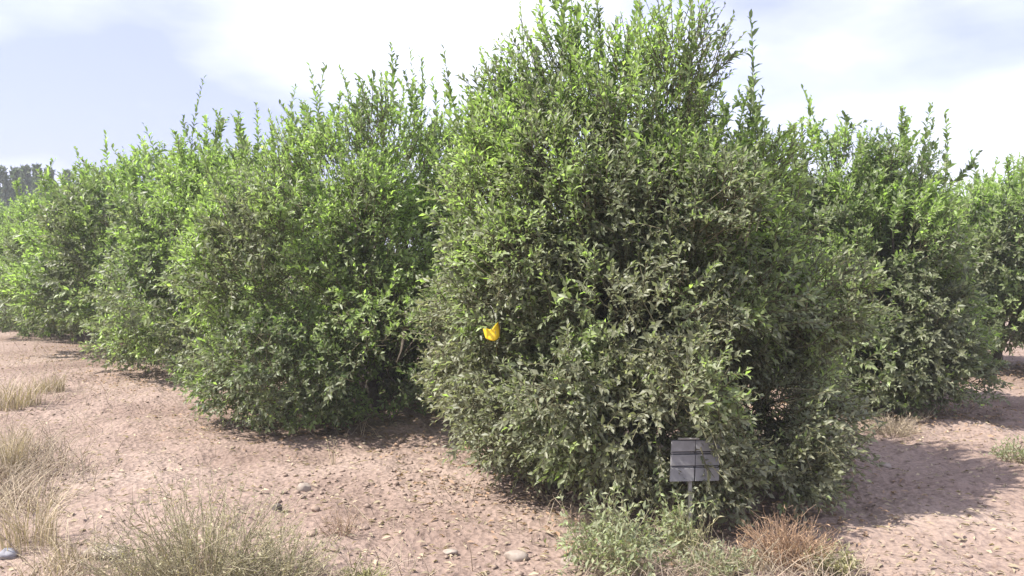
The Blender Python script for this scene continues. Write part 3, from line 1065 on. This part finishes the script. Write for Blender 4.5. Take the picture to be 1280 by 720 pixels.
WG = 'weeds growing on the orchard floor'
weed('weed_bush', 250, 738, 160, 250, 'large pale yellow green wiry bush at the lower left', 'weed', 101, M_PALE, 210, leafs=1200, leaf=.024, age=.6, dust=.75, branch=3, group=WG, r=.0026, minh=.3, droop=.2)
weed('weed_bush', 345, 742, 95, 150, 'low grey green wiry bush, right flank of the pale bush', 'weed', 102, M_PALE, 140, leafs=900, leaf=.024, age=.35, dust=.5, branch=3, group=WG)
weed('weed_bush', 178, 736, 100, 150, 'low straw coloured tangle, left flank of the pale bush', 'weed', 103, M_PALE, 150, leafs=600, leaf=.022, age=.3, dust=.8, branch=3, group=WG)
weed('green_weed', 775, 714, 118, 146, 'leafy light green weed in front of the tallest tree, left of the board', 'weed', 104, M_WEED, 130, leafs=1500, leaf=.042, wratio=.38, age=.5, dust=.45, branch=2, group=WG, forb=True)
weed('green_weed', 856, 690, 92, 70, 'small bright green weed below the grey board', 'weed', 105, M_WEED, 46, leafs=420, leaf=.04, age=.7, dust=.15, branch=2, group=WG, forb=True)
weed('green_weed', 900, 728, 48, 100, 'low grey green weed at the bottom edge, right of the leafy weed', 'weed', 106, M_WEED, 90, leafs=800, leaf=.03, age=.2, dust=.75, branch=2, group=WG, forb=True)
weed('dry_weed', 988, 712, 72, 120, 'rusty orange dry brush in front of the tallest tree', 'weed', 107, M_RUST, 230, leafs=500, leaf=.03, wratio=.2, age=.5, dust=.4, branch=3, group=WG, r=.0024, minh=.25)
weed('green_weed', 1045, 722, 50, 60, 'yellowish green weed right of the rusty brush', 'weed', 108, M_PALE, 110, leafs=700, leaf=.03, age=.9, dust=.1, branch=2, group=WG)
weed('dry_weed', 425, 672, 56, 60, 'sparse pinkish dry twiggy weed on open earth', 'weed', 109, M_RUST, 40, leafs=60, leaf=.015, age=.2, dust=.9, branch=3, group=WG, r=.0018)
weed('dry_weed', 416, 572, 48, 10, 'single pale upright stalk before the second tree', 'weed', 110, M_DRY, 4, leafs=16, leaf=.03, age=.8, dust=.2, branch=2, group=WG, r=.004, minh=.8)
weed('dry_weed', 1118, 545, 30, 90, 'dry straw brush under the grey green tree on the right', 'weed', 111, M_DRY, 200, leafs=300, leaf=.04, wratio=.2, age=.4, dust=.5, branch=2, group=WG)
weed('green_weed', 1274, 582, 36, 60, 'pale green weed at the right edge on shaded earth', 'weed', 112, M_WEED, 70, leafs=400, leaf=.04, age=.5, dust=.7, branch=2, group=WG, forb=True)
weed('green_weed', 452, 730, 34, 60, 'yellow green low weed at the bottom edge left of the stones', 'weed', 113, M_PALE, 110, leafs=500, leaf=.03, age=1.0, dust=.0, branch=2, group=WG)
weed('dry_weed', 722, 658, 30, 60, 'short straw stubble at the foot of the tallest tree', 'weed', 114, M_DRY, 60, leafs=60, leaf=.02, wratio=.2, age=.5, dust=.5, branch=2, group=WG)
weed('dry_weed', 836, 660, 70, 40, 'bare pale twigs standing by the left end of the board', 'weed', 115, M_DRY, 14, leafs=30, leaf=.025, age=.8, dust=.2, branch=2, group=WG, r=.0035, minh=.6)
weed('dry_weed', 872, 702, 88, 60, 'tall thin pale weed straggling up before the post of the board', 'weed', 116, M_PALE, 26, leafs=120, leaf=.03, age=.8, dust=.3, branch=2, group=WG, r=.0026, minh=.5)
grass('grass_tuft', 30, 690, 150, 110, 'tall straw coloured grass tuft at the lower left edge', 201, M_DRY, 170, lean=.95)
grass('grass_tuft', 92, 712, 95, 120, 'shorter straw grass tuft right of the tall edge tuft', 202, M_DRY, 110, lean=.95)
grass('grass_tuft', 6, 600, 95, 70, 'straw grass tuft at the left edge above the tall one', 203, M_DRY, 260)
grass('grass_tuft', 18, 508, 52, 90, 'distant straw grass tuft near the left edge', 204, M_DRY, 260, wid=.008)
grass('grass_tuft', 60, 492, 32, 60, 'small distant straw tuft nearest the far hedge row', 205, M_DRY, 160, wid=.008)
grass('grass_tuft', 60, 728, 70, 120, 'straw grass tuft at the bottom left corner', 206, M_DRY, 110, lean=.95)
grass('grass_tuft', 950, 716, 46, 60, 'straw grass tuft just left of the rusty brush', 207, M_DRY, 130)
grass('grass_tuft', 1150, 528, 20, 40, 'little straw tuft by the base of the grey green tree', 208, M_DRY, 90, wid=.006)

# short dry grass nobody could count: thick at the left edge, thin along the near edge and under the trees
rg = np.random.default_rng(909)
n = 95000
y = 4.2 * (20 / 4.2) ** rg.uniform(0, 1, n)
x = rg.uniform(-.68, .68, n) * y
pxl = 640 + x / y * FPX
near = np.clip((4.95 - y) / .5, 0, 1) * .5 * (pxl < 1090)
edge = np.clip((-2.1 - .42 * (y - 4.6) - x) / .7, 0, 1)
cl = fbm(np.stack([x * 1.5, y * 1.5, x * 0], -1), 41, 2)
tr = np.clip((fbm(np.stack([x * .7, y * .7, x * 0], -1), 55, 2) - .55) * 3, 0, 1) * .16
edge = edge * np.clip((9.5 - y) / 3.5, .12, 1)
k = rg.uniform(size=n) < (edge * .85 + near * .6 + tr) * np.clip((cl - .36) * 4, .03, 1)
x, y = x[k], y[k]
n = len(x)
b = np.stack([x, y, gheight(x, y) - .01], -1)
hh = rg.uniform(.05, .24, n) * (1 + .7 * np.clip((-2.2 - .34 * (y - 4.6) - x) / .5, 0, 1))
d = rg.normal(0, .55, (n, 3))
e = b + np.stack([d[:, 0] * hh, d[:, 1] * hh, hh * rg.uniform(.35, 1, n)], -1)
m = (b + e) / 2 + np.stack([x * 0, x * 0, hh * .15], -1)
g = Geo()
many_stems(g, b, m, e, 
           .003, .001, np.stack([rg.uniform(0, 1, n), rg.uniform(.2, .9, n), rg.uniform(0, 1, n)], -1))
link('dry_grass', g.mesh('dry_grass', M_DRY), kind='stuff')

# ------------------------------------------------------------------ the board on its post
M_BOARD = rough_material('weathered_grey_plastic', (0.20, 0.196, 0.198), (0.265, 0.258, 0.26), 22, 0.55, 0.08)
M_BACK = rough_material('dark_backing', (0.05, 0.05, 0.055), (0.10, 0.095, 0.10), 18, 0.7, 0.1)
M_POST = rough_material('pale_post', (0.24, 0.22, 0.205), (0.33, 0.31, 0.29), 26, 0.7, 0.2)
M_YEL = rough_material('yellow_plastic', (0.78, 0.49, 0.018), (0.86, 0.61, 0.045), 40, 0.35, 0.03)
M_WIRE = rough_material('wire', (0.25, 0.24, 0.22), (0.4, 0.38, 0.36), 40, 0.4, 0.0)


def bevel_box(name, cx, cy, cz, sx, sy, sz, mat, bev=.003, taper=0.0, skew=0.0):
    bm = bmesh.new()
    bmesh.ops.create_cube(bm, size=1)
    for v in bm.verts:
        v.co = Vector((v.co.x * sx, v.co.y * sy, v.co.z * sz))
    bmesh.ops.bevel(bm, geom=bm.edges[:], offset=bev, segments=2, affect='EDGES', profile=.5)
    for v in bm.verts:
        v.co += Vector((cx, cy, cz))
        v.co.x += skew * v.co.z
    me = bpy.data.meshes.new(name)
    bm.to_mesh(me)
    bm.free()
    me.materials.append(mat)
    return me


bx, by, bz = BOARD_C
sign = thing('notice_board', 'small grey board of six panels on a low post, set against the tallest tree', 'sign', (bx, by, 0), R(-7))
sign.rotation_euler = (R(-6), R(1.0), R(8))
BW, BH = .300, .245
z0 = bz - BH / 2
link('backing', bevel_box('backing', 0, .006, bz, BW - .008, .008, BH - .006, M_BACK, .002, skew=.05), sign)
for r_ in range(3):
    for c_ in range(2):
        w_ = BW / 2 - .004
        h_ = BH / 3 - (.019 if r_ < 2 else .006)
        jx = random.Random(r_ * 2 + c_).uniform(-.0015, .0015)
        link('panel', bevel_box('panel', (c_ - .5) * (BW / 2 + .002) + jx, -.004 - abs(jx), z0 + BH / 3 * (2 - r_) + h_ / 2 + (.012 if r_ < 2 else .003), w_, .010, h_, M_BOARD, .0025, skew=.05), sign)
for r_ in range(2):
    for c_ in range(2):
        link('rib', bevel_box('rib', (c_ - .5) * (BW / 2 + .002), -.003, z0 + BH / 3 * (2 - r_) + .003, BW / 2 - .016, .006, .004, M_BOARD, .001, skew=.05), sign)
link('rim', bevel_box('rim', -.045, -.008, z0 + BH + .004, .13, .014, .010, M_POST, .003, skew=.05), sign)
link('post', bevel_box('post', .0, .022, (bz + BH / 2) / 2 - .06, .022, .02, bz + BH / 2 + .06, M_POST, .003), sign)

# ------------------------------------------------------------------ the yellow card hanging in the tree
cx, cy, cz = CARD_C
card = thing('hanging_card', 'small curled yellow plastic card hanging in the left side of the tallest tree', 'insect trap', (cx, cy, cz))
card.rotation_euler = (R(4), R(-8), R(14))
nu, nv = 13, 9
Vc = []
for j in range(nv):
    for i in range(nu):
        u, v = i / (nu - 1) - .5, j / (nv - 1) - .5
        top = .022 + .036 * max(0.0, 2 * u) ** .7 + .016 * math.exp(-((u + .36) / .11) ** 2)                        # torn, higher to the right
        zz = -.052 + (v + .5) * (.052 + top) + .020 * (2 * u) ** 2 * (.5 - v) * 1.0
        xx = u * (.108 - .012 * (.5 - v))
        yy = .030 * (2 * u) ** 2 + .010 * math.sin(v * 3)
        Vc.append((xx, yy, zz))
Fc = [(j * nu + i, j * nu + i + 1, (j + 1) * nu + i + 1, (j + 1) * nu + i) for j in range(nv - 1) for i in range(nu - 1)]
me = mesh_from('card', np.array(Vc), [np.array(Fc)], None, M_YEL, True)
o = link('card', me, card)
M_ORA = rough_material('orange_plastic', (0.30, 0.115, 0.012), (0.38, 0.16, 0.018), 40, .4, .03)
fv = np.array([[.053, .034, .050], [.060, .050, .038], [.064, .058, .008], [.060, .052, -.012], [.050, .036, -.022], [.052, .034, .01]])
fl = link('flap', mesh_from('flap', np.vstack([fv, fv + np.array([0, .002, 0])]), [np.array([[0, 5, 2, 1], [5, 4, 3, 2], [7, 8, 11, 6], [8, 9, 10, 11], [0, 1, 7, 6], [1, 2, 8, 7], [2, 3, 9, 8], [3, 4, 10, 9], [4, 5, 11, 10], [5, 0, 6, 11]])], None, M_ORA), card)
sol = o.modifiers.new('thickness', 'SOLIDIFY')
sol.thickness = .002
g = Geo()
tube(g, [(.03, .008, .058), (.034, .012, .10), (.026, .03, .15), (.02, .07, .17)], .0013, 5)
link('wire', g.mesh('wire', M_WIRE, False, True), card)

# ------------------------------------------------------------------ the air
bm = bmesh.new()
bmesh.ops.create_cube(bm, size=1)
me = bpy.data.meshes.new('haze')
for v in bm.verts:
    v.co = Vector((v.co.x * 2400, v.co.y * 3000, v.co.z * 14.0 + 5.8))
bm.to_mesh(me)
bm.free()
hm, hnt, ho = new_mat('haze')
pv = N(hnt, 'ShaderNodeVolumePrincipled')
pv.inputs['Color'].default_value = (.93, .95, 1.0, 1)
pv.inputs['Density'].default_value = HAZE
hnt.links.new(pv.outputs['Volume'], ho.inputs['Volume'])
me.materials.append(hm)
link('haze', me, kind='stuff')
